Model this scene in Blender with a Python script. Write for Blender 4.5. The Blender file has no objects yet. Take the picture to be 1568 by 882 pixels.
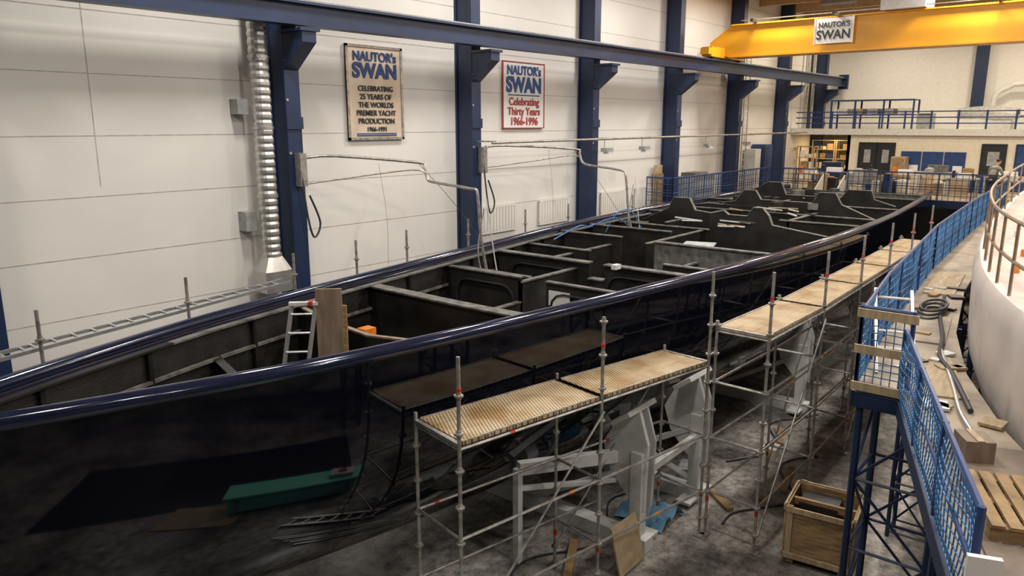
import bpy, math, random, bmesh
from mathutils import Vector, Matrix
random.seed(7)
SC=bpy.context.scene
PI=math.pi
# ------------------------------------------------------------------ materials
def mat(name,col,rough=0.5,metal=0.0,var=0.15,scale=6.0,bump=0.0,bscale=40.0,coat=0.0,emis=None,estr=0.0,col2=None,stretch=None,spec=None):
    m=bpy.data.materials.new(name); m.use_nodes=True
    nt=m.node_tree; N=nt.nodes; L=nt.links
    b=N['Principled BSDF']
    b.inputs['Roughness'].default_value=rough; b.inputs['Metallic'].default_value=metal
    if coat: b.inputs['Coat Weight'].default_value=coat; b.inputs['Coat Roughness'].default_value=0.03
    if spec is not None: b.inputs['Specular IOR Level'].default_value=spec
    tc=N.new('ShaderNodeTexCoord'); mp=N.new('ShaderNodeMapping'); L.new(tc.outputs['Object'],mp.inputs['Vector'])
    if stretch: mp.inputs['Scale'].default_value=stretch
    nz=N.new('ShaderNodeTexNoise'); nz.inputs['Scale'].default_value=scale; nz.inputs['Detail'].default_value=6
    L.new(mp.outputs[0],nz.inputs['Vector'])
    cr=N.new('ShaderNodeValToRGB')
    c2=col2 if col2 else tuple(max(0,c*(1-var*2)) for c in col)
    cr.color_ramp.elements[0].position=0.35; cr.color_ramp.elements[1].position=0.62
    cr.color_ramp.elements[0].color=(*c2,1); cr.color_ramp.elements[1].color=(*col,1)
    L.new(nz.outputs['Fac'],cr.inputs[0]); L.new(cr.outputs[0],b.inputs['Base Color'])
    if bump:
        n2=N.new('ShaderNodeTexNoise'); n2.inputs['Scale'].default_value=bscale; L.new(mp.outputs[0],n2.inputs['Vector'])
        bp=N.new('ShaderNodeBump'); bp.inputs['Strength'].default_value=bump; bp.inputs['Distance'].default_value=0.02
        L.new(n2.outputs['Fac'],bp.inputs['Height']); L.new(bp.outputs[0],b.inputs['Normal'])
    if emis: b.inputs['Emission Color'].default_value=(*emis,1); b.inputs['Emission Strength'].default_value=estr
    return m
M={}
M['wall']=mat('wall_panel_paint',(0.76,0.725,0.675),0.5,var=0.04,scale=0.4,bump=0.05,bscale=8)
M['seam']=mat('panel_seam',(0.54,0.50,0.45),0.6)
M['blue']=mat('blue_steel_paint',(0.012,0.027,0.078),0.42,var=0.12,scale=2)
M['blue2']=mat('blue_rail_paint',(0.020,0.055,0.18),0.4,var=0.15)
M['net']=mat('blue_net_cord',(0.09,0.25,0.52),0.6,var=0.25)
M['navy']=mat('navy_gloss_gelcoat',(0.0018,0.0020,0.0052),0.045,var=0.0,spec=0.55)
M['rail']=mat('navy_rail_gelcoat',(0.008,0.012,0.036),0.12,var=0.1,scale=3,coat=0.3)
M['carbon']=mat('carbon_laminate',(0.020,0.0165,0.014),0.45,var=0.3,scale=4,bump=0.2,bscale=30)
M['carbon2']=mat('carbon_panel',(0.024,0.021,0.019),0.36,var=0.25,scale=2.0,bump=0.08)
M['primer']=mat('grey_primer_laminate',(0.165,0.155,0.14),0.55,var=0.3,scale=5,bump=0.15)
M['galv']=mat('galvanised_steel',(0.50,0.47,0.43),0.42,0.7,var=0.2,scale=9)
M['duct']=mat('spiral_duct_zinc',(0.56,0.54,0.51),0.33,0.75,var=0.06,scale=3)
M['alu']=mat('aluminium',(0.68,0.68,0.68),0.35,0.8,var=0.08)
M['tape']=mat('red_tape',(0.55,0.03,0.015),0.5)
M['yellow']=mat('crane_yellow_paint',(0.78,0.36,0.012),0.4,var=0.06,scale=1)
M['ply']=mat('plywood',(0.46,0.34,0.20),0.6,var=0.15,scale=3,stretch=(1,6,1))
M['walkply']=mat('walkway_plywood',(0.42,0.34,0.25),0.6,var=0.24,scale=1.8,bump=0.1)
M['walkmat']=mat('brown_walkway_mat',(0.24,0.185,0.14),0.7,var=0.15,scale=3)
M['wood']=mat('rough_wood',(0.38,0.24,0.11),0.65,var=0.25,scale=4,stretch=(1,1,5))
M['board']=mat('brown_board',(0.27,0.195,0.135),0.55,var=0.15,scale=4,stretch=(3,3,.6))
M['white']=mat('white_paint',(0.66,0.65,0.62),0.4,var=0.06)
M['cream']=mat('cream_paint',(0.72,0.66,0.52),0.55,var=0.04)
M['dark']=mat('dark_trim',(0.02,0.02,0.022),0.4)
M['glass']=mat('dark_glass',(0.10,0.11,0.12),0.1)
M['boat']=mat('fairing_white_pink',(0.60,0.525,0.475),0.5,var=0.10,scale=1.5)
M['boatdeck']=mat('masked_deck_pink',(0.66,0.52,0.45),0.5,var=0.12,scale=2.5)
M['hose']=mat('rubber_hose',(0.03,0.03,0.035),0.5)
M['teal']=mat('teal_board',(0.20,0.72,0.54),0.45,var=.05)
M['orange']=mat('orange_plastic',(0.8,0.22,0.02),0.5)
M['tarp']=mat('blue_tarp',(0.10,0.25,0.40),0.4,bump=0.4,bscale=6)
M['black']=mat('black_sheet',(0.012,0.015,0.02),0.3,bump=0.5,bscale=6)
M['plastic']=mat('clear_sheeting',(0.55,0.58,0.58),0.3,bump=0.5,bscale=7)
M['signblue']=mat('sign_blue',(0.02,0.07,0.25),0.5,var=0.02)
M['signred']=mat('sign_red',(0.40,0.05,0.05),0.5,var=0.02)
M['signblack']=mat('sign_black',(0.03,0.03,0.03),0.5,var=0.02)
M['signsilver']=mat('brushed_silver',(0.78,0.64,0.50),0.35,0.25,var=0.12,scale=1.5)
M['signwhite']=mat('sign_white',(0.78,0.75,0.72),0.4,var=0.02)
M['copper']=mat('bronze_tube',(0.45,0.33,0.23),0.35,0.7)
M['skin']=mat('skin',(0.55,0.33,0.24),0.5,var=0.05)
M['shirt']=mat('olive_shirt',(0.36,0.37,0.30),0.8,var=0.08)
M['trouser']=mat('dark_trousers',(0.05,0.06,0.09),0.8)
M['hair']=mat('brown_hair',(0.06,0.035,0.02),0.7)
M['grey']=mat('grey_enamel',(0.35,0.35,0.34),0.5)
M['ceil']=mat('ceiling_sheet',(0.55,0.40,0.23),0.6,var=0.1)
M['deckside']=mat('upper_wall_white',(0.72,0.70,0.67),0.6,var=0.03)
def perf():
    m=mat('perforated_deck_plank',(0.56,0.44,0.28),0.5,0.3,var=0.22,scale=2.0,col2=(.36,.22,.09))
    nt=m.node_tree;N=nt.nodes;L=nt.links;b=N['Principled BSDF']
    tc=N.new('ShaderNodeTexCoord'); v=N.new('ShaderNodeTexVoronoi'); v.voronoi_dimensions='2D'; v.inputs['Scale'].default_value=21; v.inputs['Randomness'].default_value=0.0
    mp=N.new('ShaderNodeMapping'); mp.inputs['Rotation'].default_value=(0,0,.6); L.new(tc.outputs['Object'],mp.inputs['Vector'])
    L.new(mp.outputs[0],v.inputs['Vector'])
    r=N.new('ShaderNodeValToRGB'); r.color_ramp.elements[0].position=0.30; r.color_ramp.elements[1].position=0.42
    r.color_ramp.elements[0].color=(0.24,0.21,0.18,1); r.color_ramp.elements[1].color=(1.1,1.1,1.1,1)
    L.new(v.outputs['Distance'],r.inputs[0])
    mx=N.new('ShaderNodeMix'); mx.data_type='RGBA'; mx.blend_type='MULTIPLY'; mx.inputs[0].default_value=1
    src=b.inputs['Base Color'].links[0].from_socket
    L.new(src,mx.inputs[6]); L.new(r.outputs[0],mx.inputs[7]); L.new(mx.outputs[2],b.inputs['Base Color'])
    return m
M['perf']=perf()
def floormat():
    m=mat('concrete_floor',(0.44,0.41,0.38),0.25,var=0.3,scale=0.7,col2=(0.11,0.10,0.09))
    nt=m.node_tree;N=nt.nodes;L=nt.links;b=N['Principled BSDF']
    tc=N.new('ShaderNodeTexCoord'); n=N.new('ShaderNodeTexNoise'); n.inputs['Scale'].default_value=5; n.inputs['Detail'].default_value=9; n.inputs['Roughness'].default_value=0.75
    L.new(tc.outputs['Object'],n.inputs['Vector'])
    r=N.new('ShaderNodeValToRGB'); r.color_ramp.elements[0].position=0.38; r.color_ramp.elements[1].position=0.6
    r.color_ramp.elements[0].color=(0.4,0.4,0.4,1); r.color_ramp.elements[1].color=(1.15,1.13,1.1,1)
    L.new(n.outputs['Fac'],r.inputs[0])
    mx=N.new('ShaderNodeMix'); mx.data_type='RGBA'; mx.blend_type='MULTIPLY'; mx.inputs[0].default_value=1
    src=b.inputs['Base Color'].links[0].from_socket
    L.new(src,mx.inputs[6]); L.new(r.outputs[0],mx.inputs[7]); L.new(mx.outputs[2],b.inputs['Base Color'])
    return m
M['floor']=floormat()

# ------------------------------------------------------------------ mesh builder
class B:
    def __init__(s,name): s.n=name; s.v=[]; s.f=[]; s.fm=[]; s.ms=[]
    def mi(s,k):
        if k not in s.ms: s.ms.append(k)
        return s.ms.index(k)
    def add(s,vs,fs,k):
        o=len(s.v); s.v+= [tuple(v) for v in vs]; i=s.mi(k)
        for f in fs: s.f.append([o+a for a in f]); s.fm.append(i)
    def box(s,c,d,k,rz=0.0,R=None):
        if R is None: R=Matrix.Rotation(rz,3,'Z')
        c=Vector(c); vs=[]
        for z in(-.5,.5):
            for x,y in((-.5,-.5),(.5,-.5),(.5,.5),(-.5,.5)):
                vs.append(c+R@Vector((x*d[0],y*d[1],z*d[2])))
        s.add(vs,[(0,3,2,1),(4,5,6,7),(0,1,5,4),(1,2,6,5),(2,3,7,6),(3,0,4,7)],k)
    def bb(s,a,b,k):
        s.box([(a[i]+b[i])/2 for i in range(3)],[abs(b[i]-a[i]) for i in range(3)],k)
    def frame(s,p,q,up=None):
        d=(Vector(q)-Vector(p)); l=d.length; x=d/l
        u=Vector(up) if up else (Vector((0,0,1)) if abs(x.z)<0.95 else Vector((1,0,0)))
        y=u.cross(x).normalized(); z=x.cross(y)
        return l,Matrix((x,y,z)).transposed()
    def beam(s,p,q,w,h,k,up=None):
        l,R=s.frame(p,q,up); c=(Vector(p)+Vector(q))/2
        s.box(c,(l,w,h),k,R=R)
    def cyl(s,p,q,r,k,seg=8,r2=None,cap=True):
        if r2 is None:r2=r
        l,R=s.frame(p,q); vs=[]
        for P,rr in((Vector(p),r),(Vector(q),r2)):
            for i in range(seg):
                a=2*PI*i/seg; vs.append(P+R@Vector((0,rr*math.cos(a),rr*math.sin(a))))
        fs=[(i,(i+1)%seg,seg+(i+1)%seg,seg+i) for i in range(seg)]
        if cap: fs+= [tuple(range(seg-1,-1,-1)),tuple(range(seg,2*seg))]
        s.add(vs,fs,k)
    def tube(s,pts,r,k,seg=8,sub=0):
        P=[Vector(p) for p in pts]
        if sub: P=smooth(P,sub)
        rings=[];yprev=None
        for i,p in enumerate(P):
            d=(P[min(i+1,len(P)-1)]-P[max(i-1,0)]).normalized()
            if yprev is None:
                u=Vector((0,0,1)) if abs(d.z)<0.9 else Vector((1,0,0)); y=u.cross(d).normalized()
            else:
                y=(yprev-d*yprev.dot(d)).normalized()
            yprev=y; z=d.cross(y)
            rings.append([p+y*(r*math.cos(2*PI*j/seg))+z*(r*math.sin(2*PI*j/seg)) for j in range(seg)])
        vs=[v for rg in rings for v in rg]; fs=[]
        for i in range(len(rings)-1):
            for j in range(seg):
                fs.append((i*seg+j,i*seg+(j+1)%seg,(i+1)*seg+(j+1)%seg,(i+1)*seg+j))
        fs+=[tuple(range(seg-1,-1,-1)),tuple((len(rings)-1)*seg+j for j in range(seg))]
        s.add(vs,fs,k)
    def prism(s,poly,off,k):
        n=len(poly); off=Vector(off); a=[Vector(p) for p in poly]
        vs=a+[p+off for p in a]
        fs=[tuple(range(n-1,-1,-1)),tuple(range(n,2*n))]+[(i,(i+1)%n,n+(i+1)%n,n+i) for i in range(n)]
        s.add(vs,fs,k)
    def loft(s,rings,ks,close=False):
        n=len(rings[0]); o=len(s.v); s.v+=[tuple(v) for r in rings for v in r]
        for i in range(len(rings)-1):
            for j in range(n-1 if not close else n):
                jj=(j+1)%n
                s.f.append([o+i*n+j,o+i*n+jj,o+(i+1)*n+jj,o+(i+1)*n+j]); s.fm.append(s.mi(ks[j] if isinstance(ks,list) else ks))
    def done(s,smooth=True,bevel=0,parent=None,ang=40):
        me=bpy.data.meshes.new(s.n); me.from_pydata(s.v,[],s.f)
        for k in s.ms: me.materials.append(M[k])
        me.polygons.foreach_set('material_index',s.fm)
        me.update(); me.validate()
        o=bpy.data.objects.new(s.n,me); SC.collection.objects.link(o)
        bm=bmesh.new(); bm.from_mesh(me); bmesh.ops.recalc_face_normals(bm,faces=bm.faces); bm.to_mesh(me); bm.free()
        if smooth:
            me.shade_smooth(); me.set_sharp_from_angle(angle=math.radians(ang))
        if bevel:
            md=o.modifiers.new('bev','BEVEL'); md.width=bevel; md.segments=2; md.limit_method='ANGLE'
        if parent: o.parent=parent
        return o
def smooth(P,sub):
    out=[]
    for i in range(len(P)-1):
        p0=P[max(i-1,0)];p1=P[i];p2=P[i+1];p3=P[min(i+2,len(P)-1)]
        for j in range(sub):
            t=j/sub
            out.append(0.5*((2*p1)+(p2-p0)*t+(2*p0-5*p1+4*p2-p3)*t*t+(3*p1-p0-3*p2+p3)*t**3))
    out.append(P[-1]); return out
def interp(T,x):
    if x<=T[0][0]:return T[0][1]
    if x>=T[-1][0]:return T[-1][1]
    n=len(T)
    sl=lambda i:(T[min(i+1,n-1)][1]-T[max(i-1,0)][1])/(T[min(i+1,n-1)][0]-T[max(i-1,0)][0])
    for i in range(n-1):
        if x<=T[i+1][0]:
            h=T[i+1][0]-T[i][0];t=(x-T[i][0])/h;m0=sl(i)*h;m1=sl(i+1)*h
            return (2*t**3-3*t*t+1)*T[i][1]+(t**3-2*t*t+t)*m0+(-2*t**3+3*t*t)*T[i+1][1]+(t**3-t*t)*m1
def text(s,loc,size,k,rot,parent,sx=1.0,name='lettering',ext=0.006,bold=0.0):
    c=bpy.data.curves.new(name,'FONT'); c.body=s; c.size=size; c.align_x='CENTER'; c.align_y='CENTER'; c.extrude=ext; c.offset=bold
    o=bpy.data.objects.new(name,c); SC.collection.objects.link(o)
    c.materials.append(M[k]); o.location=loc; o.rotation_euler=rot; o.scale=(sx,1,1); o.parent=parent
    return o
CAMZ=7.1
# ------------------------------------------------------------------ room shell
WY=14.5
b=B('wall_left'); b.bb((-6,WY,0),(47.3,WY+.3,13.2),'wall')
b.done(False)
b=B('trim_wall_panel_seams')
z=0.42
while z<13:
    b.bb((-6,WY-.004,z-.009),(47,WY,z+.009),'seam'); z+=1.08
b.bb((5.9-.008,WY-.005,6),(5.9+.008,WY,13),'seam')
b.done(False)
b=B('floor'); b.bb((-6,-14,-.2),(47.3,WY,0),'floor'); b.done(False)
b=B('wall_back'); b.bb((47,-14,0),(47.3,WY,13.2),'deckside'); b.done(False)
b=B('ceiling'); b.bb((-6,-14,12.9),(47.3,WY+.3,13.2),'ceil')
for x in range(-3,48,3): b.bb((x-.12,-14,12.45),(x+.12,WY,12.9),'ceil')
b.done(False)
COLX=[3.75+5.85*i for i in range(0,8)]
for x in COLX:
    if 9<x<10: x+=.08
    b=B('steel_column')
    b.bb((x-.14,13.92,0),(x+.14,WY-.02,12.9),'blue')
    b.bb((x-.18,13.88,0),(x+.18,13.93,12.9),'blue'); b.bb((x-.18,WY-.07,0),(x+.18,WY-.02,12.9),'blue')
    b.prism([(x-.17,13.88,8.2),(x-.17,13.2,8.72),(x-.17,13.2,8.95),(x-.17,13.88,8.95)],(.34,0,0),'blue')
    b.bb((x-.24,13.15,8.93),(x+.24,13.9,8.99),'blue')
    b.bb((x-.2,13.84,7.0),(x+.2,13.88,7.25),'blue')
    for zz in (6.5,7.6,8.4): b.cyl((x-.15,13.87,zz),(x-.15,13.85,zz),.03,'grey',6)
    b.done(False)
b=B('crane_runway_beam')
za,zb=9.0,9.22
b.beam((-6,13.45,za),(46.3,13.45,zb),.32,.04,'blue'); b.beam((-6,13.45,za+.42),(46.3,13.45,zb+.42),.32,.05,'blue'); b.beam((-6,13.45,za+.21),(46.3,13.45,zb+.21),.04,.4,'blue')
b.beam((-6,13.45,za+.47),(46.3,13.45,zb+.47),.06,.06,'grey')
b.bb((46.2,13.2,9.05),(46.4,13.7,9.85),'blue')
b.done(False)
# ------------------------------------------------------------------ crane
cr=B('overhead_bridge_crane')
X0,X1=29.6,30.3
cr.bb((X0,-12,9.72),(X1,13.0,10.9),'yellow'); cr.bb((X0-.1,-12,9.68),(X1+.1,13.0,9.73),'yellow'); cr.bb((X0-.1,-12,10.88),(X1+.1,13.0,10.93),'yellow')
cr.prism([(X0,13.0,10.93),(X0,13.9,10.3),(X0,13.9,9.95),(X0,13.0,9.68)],(X1-X0,0,0),'yellow')
cr.bb((28.4,13.25,9.68),(31.6,13.65,10.05),'yellow')
cr.cyl((28.7,13.3,9.78),(28.7,13.6,9.78),.15,'dark',14); cr.cyl((31.3,13.3,9.78),(31.3,13.6,9.78),.15,'dark',14)
cr.bb((28.15,13.25,9.75),(28.4,13.6,10.0),'yellow')
cr.bb((X0-.35,-12,11.0),(X0-.3,12.5,11.03),'galv')
cr.bb((X0-.4,6.1,10.95),(X1+.3,7.5,11.3),'white'); cr.cyl((X0-.2,6.2,11.45),(X0-.2,7.4,11.45),.22,'white',16)
for yy in (12,9,4,1): cr.box((X0-.3,yy,10.98),(.5,.1,.1),'dark')
crane=cr.done(False)
sg=B('crane_sign_plate'); sg.bb((X0-.14,8.4,9.98),(X0-.11,9.75,10.86),'signwhite')
for a in((8.38,8.44),(9.71,9.77)): sg.bb((X0-.15,a[0],9.96),(X0-.12,a[1],10.88),'signsilver')
sgo=sg.done(False,parent=crane)
R2=(PI/2,0,-PI/2)
text("NAUTOR'S",(X0-.15,9.07,10.62),.27,'signblack',R2,sgo,.85,bold=.004); text("SWAN",(X0-.15,9.07,10.27),.44,'signblack',R2,sgo,.92,bold=.01)
# ------------------------------------------------------------------ wall signs
R1=(PI/2,0,0)
def sign(xa,xb,za,zb,face,frame,lines,name,t):
    s=B(name); s.bb((xa,WY-.07,za),(xb,WY-.01,zb),face)
    for a,c in(((xa,za),(xa+t,zb)),((xb-t,za),(xb,zb)),((xa,za),(xb,za+t)),((xa,zb-t),(xb,zb))):
        s.bb((a[0],WY-.09,a[1]),(c[0],WY-.03,c[1]),frame)
    o=s.done(False)
    xc=(xa+xb)/2
    for (tx,zz,sz,k,sx,bo) in lines: text(tx,(xc,WY-.085,zz),sz,k,R1,o,sx,bold=bo)
    return o
o=sign(11.55,13.3,6.73,8.93,'signsilver','galv',[("NAUTOR's",8.66,.30,'signblue',.95,.008),("SWAN",8.33,.47,'signblue',1.0,.018),
 ("CELEBRATING",7.93,.175,'signblack',.98,.003),("25 YEARS OF",7.74,.175,'signblack',1,.003),("THE WORLDS",7.55,.175,'signblack',1,.003),("PREMIER YACHT",7.36,.175,'signblack',.96,.003),("PRODUCTION",7.17,.175,'signblack',1,.003),("1966-1991",6.98,.15,'signblack',1,.003)],'silver_anniversary_sign',.06)
s=B('stripe'); s.bb((11.8,WY-.085,6.87),(13.05,WY-.07,6.89),'signblue'); s.bb((11.8,WY-.085,6.82),(13.05,WY-.07,6.85),'signblue'); s.done(False,parent=o)
o=sign(17.2,19.2,6.98,8.9,'signwhite','signred',[("NAUTOR's",8.64,.36,'signblue',.95,.01),("SWAN",8.22,.60,'signblue',.95,.024),
 ("Celebrating",7.75,.31,'signred',1,.005),("Thirty Years",7.47,.31,'signred',1,.005),("1966-1996",7.18,.31,'signred',1,.006)],'white_anniversary_sign',.025)
s=B('stripe'); s.bb((17.45,WY-.085,7.93),(18.95,WY-.07,7.96),'signblue'); s.done(False,parent=o)
# ------------------------------------------------------------------ duct
b=B('spiral_ventilation_duct')
px,py=9.0,14.0
n=160; rings=[]
for i in range(n):
    z=4.35+i*.0535; rr=(.2,.2,.182)[i%3]
    rings.append([(px+rr*math.cos(2*PI*j/18),py+rr*math.sin(2*PI*j/18),z) for j in range(18)])
b.loft(rings,'duct',close=True)
def sqring(z,w,h):
    out=[]
    for j in range(18):
        a=2*PI*j/18; c,s_=math.cos(a),math.sin(a); m=max(abs(c),abs(s_)); out.append((px+w*c/m,py+h*s_/m,z))
    return out
b.loft([[(px+.2*math.cos(2*PI*j/18),py+.2*math.sin(2*PI*j/18),4.37) for j in range(18)],sqring(4.05,.32,.28),sqring(3.6,.32,.28)],'duct',close=True)
for z in (4.35,5.6,7.0,8.4,9.8): b.cyl((px,py,z),(px,py,z+.06),.215,'duct',18)
b.bb((px-.42,14.2,4.9),(px-.18,WY,5.3),'grey'); b.bb((px-.42,14.2,7.3),(px-.18,WY,7.6),'grey')
b.done(True,ang=12)
# ------------------------------------------------------------------ pipe arms
def arm(name,pts,lower,x):
    a=B(name)
    a.box((x,13.76,6.15),(.16,.2,.7),'galv')
    a.tube(pts,.034,'galv',8,3); a.tube(lower,.02,'galv',6,3)
    a.tube([(x-.05,13.7,6.2),(x-.02,13.6,5.2),(x+.12,13.6,4.7),(x+.3,13.6,5.0),(x+.1,13.65,5.6)],.022,'hose',6,6)
    e=Vector(pts[-1]); a.tube([e+Vector((-.1,.1,1.9)),e+Vector((-.25,.15,1.0)),e+Vector((-.15,.1,.4)),e+Vector((.1,-.1,-.3))],.018,'alu',6,5)
    a.tube([e+Vector((-.02,.1,2.1)),e+Vector((.1,.05,1.2)),e+Vector((.2,0,.5)),e+Vector((.25,-.2,-.3))],.014,'white',6,5)
    m=Vector(pts[2]); a.tube([m,m+Vector((.8,-.4,-1.0)),m+Vector((1.6,-.9,-2.3))],.006,'hose',4,4); a.tube([m+Vector((-1,.2,0)),m+Vector((-.9,.1,-1.2)),m+Vector((-1.0,0,-2.4))],.006,'galv',4,4)
    return a.done(True)
arm('extraction_pipe_arm',[(9.75,13.7,6.40),(10.5,13.6,6.42),(12.2,12.8,6.24),(12.32,12.7,6.15),(12.32,12.62,5.88),(12.3,12.4,5.8),(12.2,11.15,5.72),(12.2,10.95,5.6),(12.25,10.9,4.6),(12.45,10.8,3.4)],
    [(9.8,13.7,5.85),(10.8,13.4,5.95),(12.0,12.8,6.08),(12.3,12.65,6.0)],9.7)
arm('extraction_pipe_arm',[(15.6,13.7,6.5),(16.4,13.6,6.52),(18.8,13.0,6.38),(18.95,12.9,6.25),(18.95,12.8,6.0),(18.98,12.5,5.9),(19.0,11.5,5.8),(19.0,11.3,5.6),(19.05,11.2,4.5),(19.2,11.0,3.5)],
    [(15.6,13.7,5.95),(17,13.4,6.05),(18.6,13.0,6.2),(18.9,12.9,6.15)],15.55)
b=B('wall_services_pipe')
b.cyl((15.3,13.2,6.62),(40,13.2,6.7),.035,'galv')
for x in (15.45,21.3,27.15,33.0,38.8): b.beam((x,13.2,6.65),(x,13.88,6.65),.04,.04,'galv')
for x in (20.8,23.2,28.2,32):
    b.cyl((x,13.2,6.65),(x,13.2,6.35),.015,'galv',6); b.box((x,13.1,6.3),(.4,.22,.12),'grey'); b.box((x,13.05,6.2),(.3,.2,.06),'white')
b.done(True)
for x in (16.2,19.0,22.6,25.0):
    r=B('panel_radiator')
    for i in range(12): r.bb((x+i*.14,WY-.09,4.0),(x+i*.14+.115,WY-.04,4.7),'wall')
    r.bb((x,WY-.09,3.95),(x+1.65,WY-.02,4.02),'wall'); r.bb((x,WY-.09,4.68),(x+1.65,WY-.02,4.73),'wall'); r.done(False)
# ------------------------------------------------------------------ main yacht hull
YC=9.0
HW=[(0.7,.02),(2.2,.6),(4,1.2),(5.5,1.62),(7,1.92),(8.7,2.2),(11.8,2.65),(16.5,3.25),(20.7,3.5),(25,3.5),(29,3.3),(34,2.9)]
HD=[(0.7,2.6),(3,3.0),(8,3.35),(16,3.45),(22,3.2),(28,2.3),(34,1.3)]
HZ=[(0.7,4.16),(5,4.17),(12,4.2),(20,4.27),(34,4.38)]
hw=lambda x:interp(HW,x); hd=lambda x:interp(HD,x); hz=lambda x:interp(HZ,x)
EX=3.0
SS=[1,.995,.98,.955,.92,.88,.83,.77,.7,.62,.53,.44,.35,.26,.18,.11,.06,.03,.01,0]
def sec(x):
    w,D,zr=hw(x),hd(x),hz(x); r=min(.11,w*.5); pts=[];ks=[]
    for s_ in SS:
        pts.append((w*(1-s_**EX)**(1/EX) if s_<1 else 0,zr-.07-(D-.1)*s_)); ks.append('navy')
    ks[-1]='rail'
    for a in range(-40,221,20):
        pts.append((w-.05+r*math.cos(math.radians(a)),zr+.02+r*.9*math.sin(math.radians(a)))); ks.append('rail')
    wi=max(w-.16,.005)
    pts.append((wi,zr-.12)); ks.append('carbon')
    for i in range(1,13):
        th=PI/2*(i/12.0); s_=math.sin(th)**(2/EX); c_=math.cos(th)**(2/EX) if i<12 else 0
        pts.append((wi*c_,zr-.12-(D-.3)*s_)); ks.append('carbon')
    return pts,ks
hull=bpy.data.objects.new('sailing_yacht_hull',None); SC.collection.objects.link(hull)
b=B('hull_shell')
xs=[.7+.35*i for i in range(96)]; xs=[x for x in xs if x<34]+[34]
for sg_ in(1,-1):
    rings=[]
    for x in xs:
        p,ks=sec(x); rings.append([(x,YC+sg_*y,z) for y,z in p])
    b.loft(rings,ks)
p,_=sec(34); poly=[(34,YC+y,z) for y,z in p[:20]]+[(34,YC-y,z) for y,z in reversed(p[1:20])]
b.prism(poly,(-.1,0,0),'navy')
b.done(True,parent=hull,ang=35)
def zin(x,y):
    wi=max(hw(x)-.16,.01); D=hd(x)-.3; t=min(abs(y)/wi,1)
    return hz(x)-.12-D*(1-t**EX)**(1/EX)
b=B('interior_structure')
def dz(x): return hz(x)-4.36
def bulk(x,pieces,th=.06,fl=.14,k='carbon2',fk='primer'):
    wi=hw(x)-.17
    for (ya,yb,za,zb) in pieces:
        za+=dz(x); zb+=dz(x)
        ya=max(ya,-wi);yb=min(yb,wi); n=14
        bot=[(x,YC+ya+(yb-ya)*i/n,zin(x,ya+(yb-ya)*i/n)) for i in range(n+1)]
        bot=[(q[0],q[1],min(q[2],za-.02,zb-.02)) for q in bot]
        b.prism(bot+[(x,YC+yb,zb),(x,YC+ya,za)],(th,0,0),k)
        b.beam((x+th/2,YC+ya,za+.015),(x+th/2,YC+yb,zb+.015),fl,.03,fk)
bulk(3.3,[(-3,3,3.9,3.9)],fl=.05,fk='carbon')
bulk(5.6,[(-3,-.4,3.8,3.4),(-.4,.4,2.0,2.0),(.4,3,3.4,3.8)],fk='carbon')
bulk(7.4,[(-3,-1.2,4.25,4.12),(-1.2,0,4.12,4.0),(0,1,4.0,4.06),(1,3,4.06,4.2)],fl=.09,fk='board')
bulk(7.9,[(-3,3,3.75,3.75)],fl=.05,fk='board')
bulk(9.25,[(-3,-.7,4.22,4.2),(-.7,.1,4.2,4.2),(.1,3,4.2,4.22)],fl=.26)
bulk(9.6,[(-3,3,3.7,3.7)],fl=.05)
bulk(11.7,[(-3,-.3,4.2,4.2),(-.3,.35,2.3,2.3),(.35,3,4.2,4.2)],fl=.12)
bulk(12.2,[(.5,3,4.1,4.1)],fl=.1)
bulk(13.7,[(-3,-.4,4.25,4.25),(-.4,0,3.9,3.9),(0,3,4.25,4.25)],fl=.22)
bulk(15.2,[(-3.5,-1.0,4.1,4.1),(1,3.5,4.2,4.2)],fl=.14)
bulk(17.0,[(-3.5,.2,4.27,4.27)],fl=.18,k='primer'); bulk(17.0,[(1.2,3.5,4.3,4.3)],fl=.14)
bulk(18.6,[(.6,3.5,4.3,4.3),(-1,.6,3.6,3.6)])
def hump(x,yzs,th=.09):
    b.prism([(x,YC+y,z) for y,z in yzs],(th,0,0),'carbon2')
    for (y0,z0),(y1,z1) in zip(yzs[:-1],yzs[1:]):
        if min(z0,z1)>3.9: b.beam((x+th/2,YC+y0,z0+.01),(x+th/2,YC+y1,z1+.01),th+.03,.02,'primer')
hump(20.2,[(-3.2,3.2),(-3.2,4.2),(-2.4,4.3),(-1.6,4.4),(-1.5,4.65),(-1.3,4.85),(-1.05,4.85),(-.9,4.6),(-.35,4.6),(-.2,4.7),(.2,4.6),(.2,3.2)])
bulk(20.25,[(-3.5,3.5,4.2,4.2)])
hump(21.5,[(3.1,3.4),(3.1,4.1),(2.2,4.5),(2.05,4.85),(1.5,4.85),(1.3,4.5),(.3,4.4),(.3,3.4)])
bulk(22.4,[(-3.5,-1,4.35,4.35),(.5,3.5,4.35,4.35)])
bulk(24.5,[(-3.5,3.5,4.3,4.3)])
hump(25,[(-3,3.6),(-3,4.2),(-2,4.6),(-1.8,4.95),(-1.3,4.95),(-1.1,4.6),(.6,4.6),(.8,4.9),(1.2,4.9),(1.5,4.5),(3,4.3),(3,3.6)])
bulk(26.8,[(-3.5,-.5,4.4,4.4),(.5,3.5,4.4,4.4)])
hump(28.5,[(-2.8,3.6),(-2.8,4.3),(-2.1,4.5),(-2,4.8),(-1.2,4.8),(-1,4.5),(1,4.5),(1.2,4.95),(1.7,4.95),(2.8,4.3),(2.8,3.6)])
bulk(30.5,[(-3.5,3.5,4.4,4.4)]); bulk(32.3,[(-3.5,3.5,4.4,4.4)],k='primer')
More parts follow.
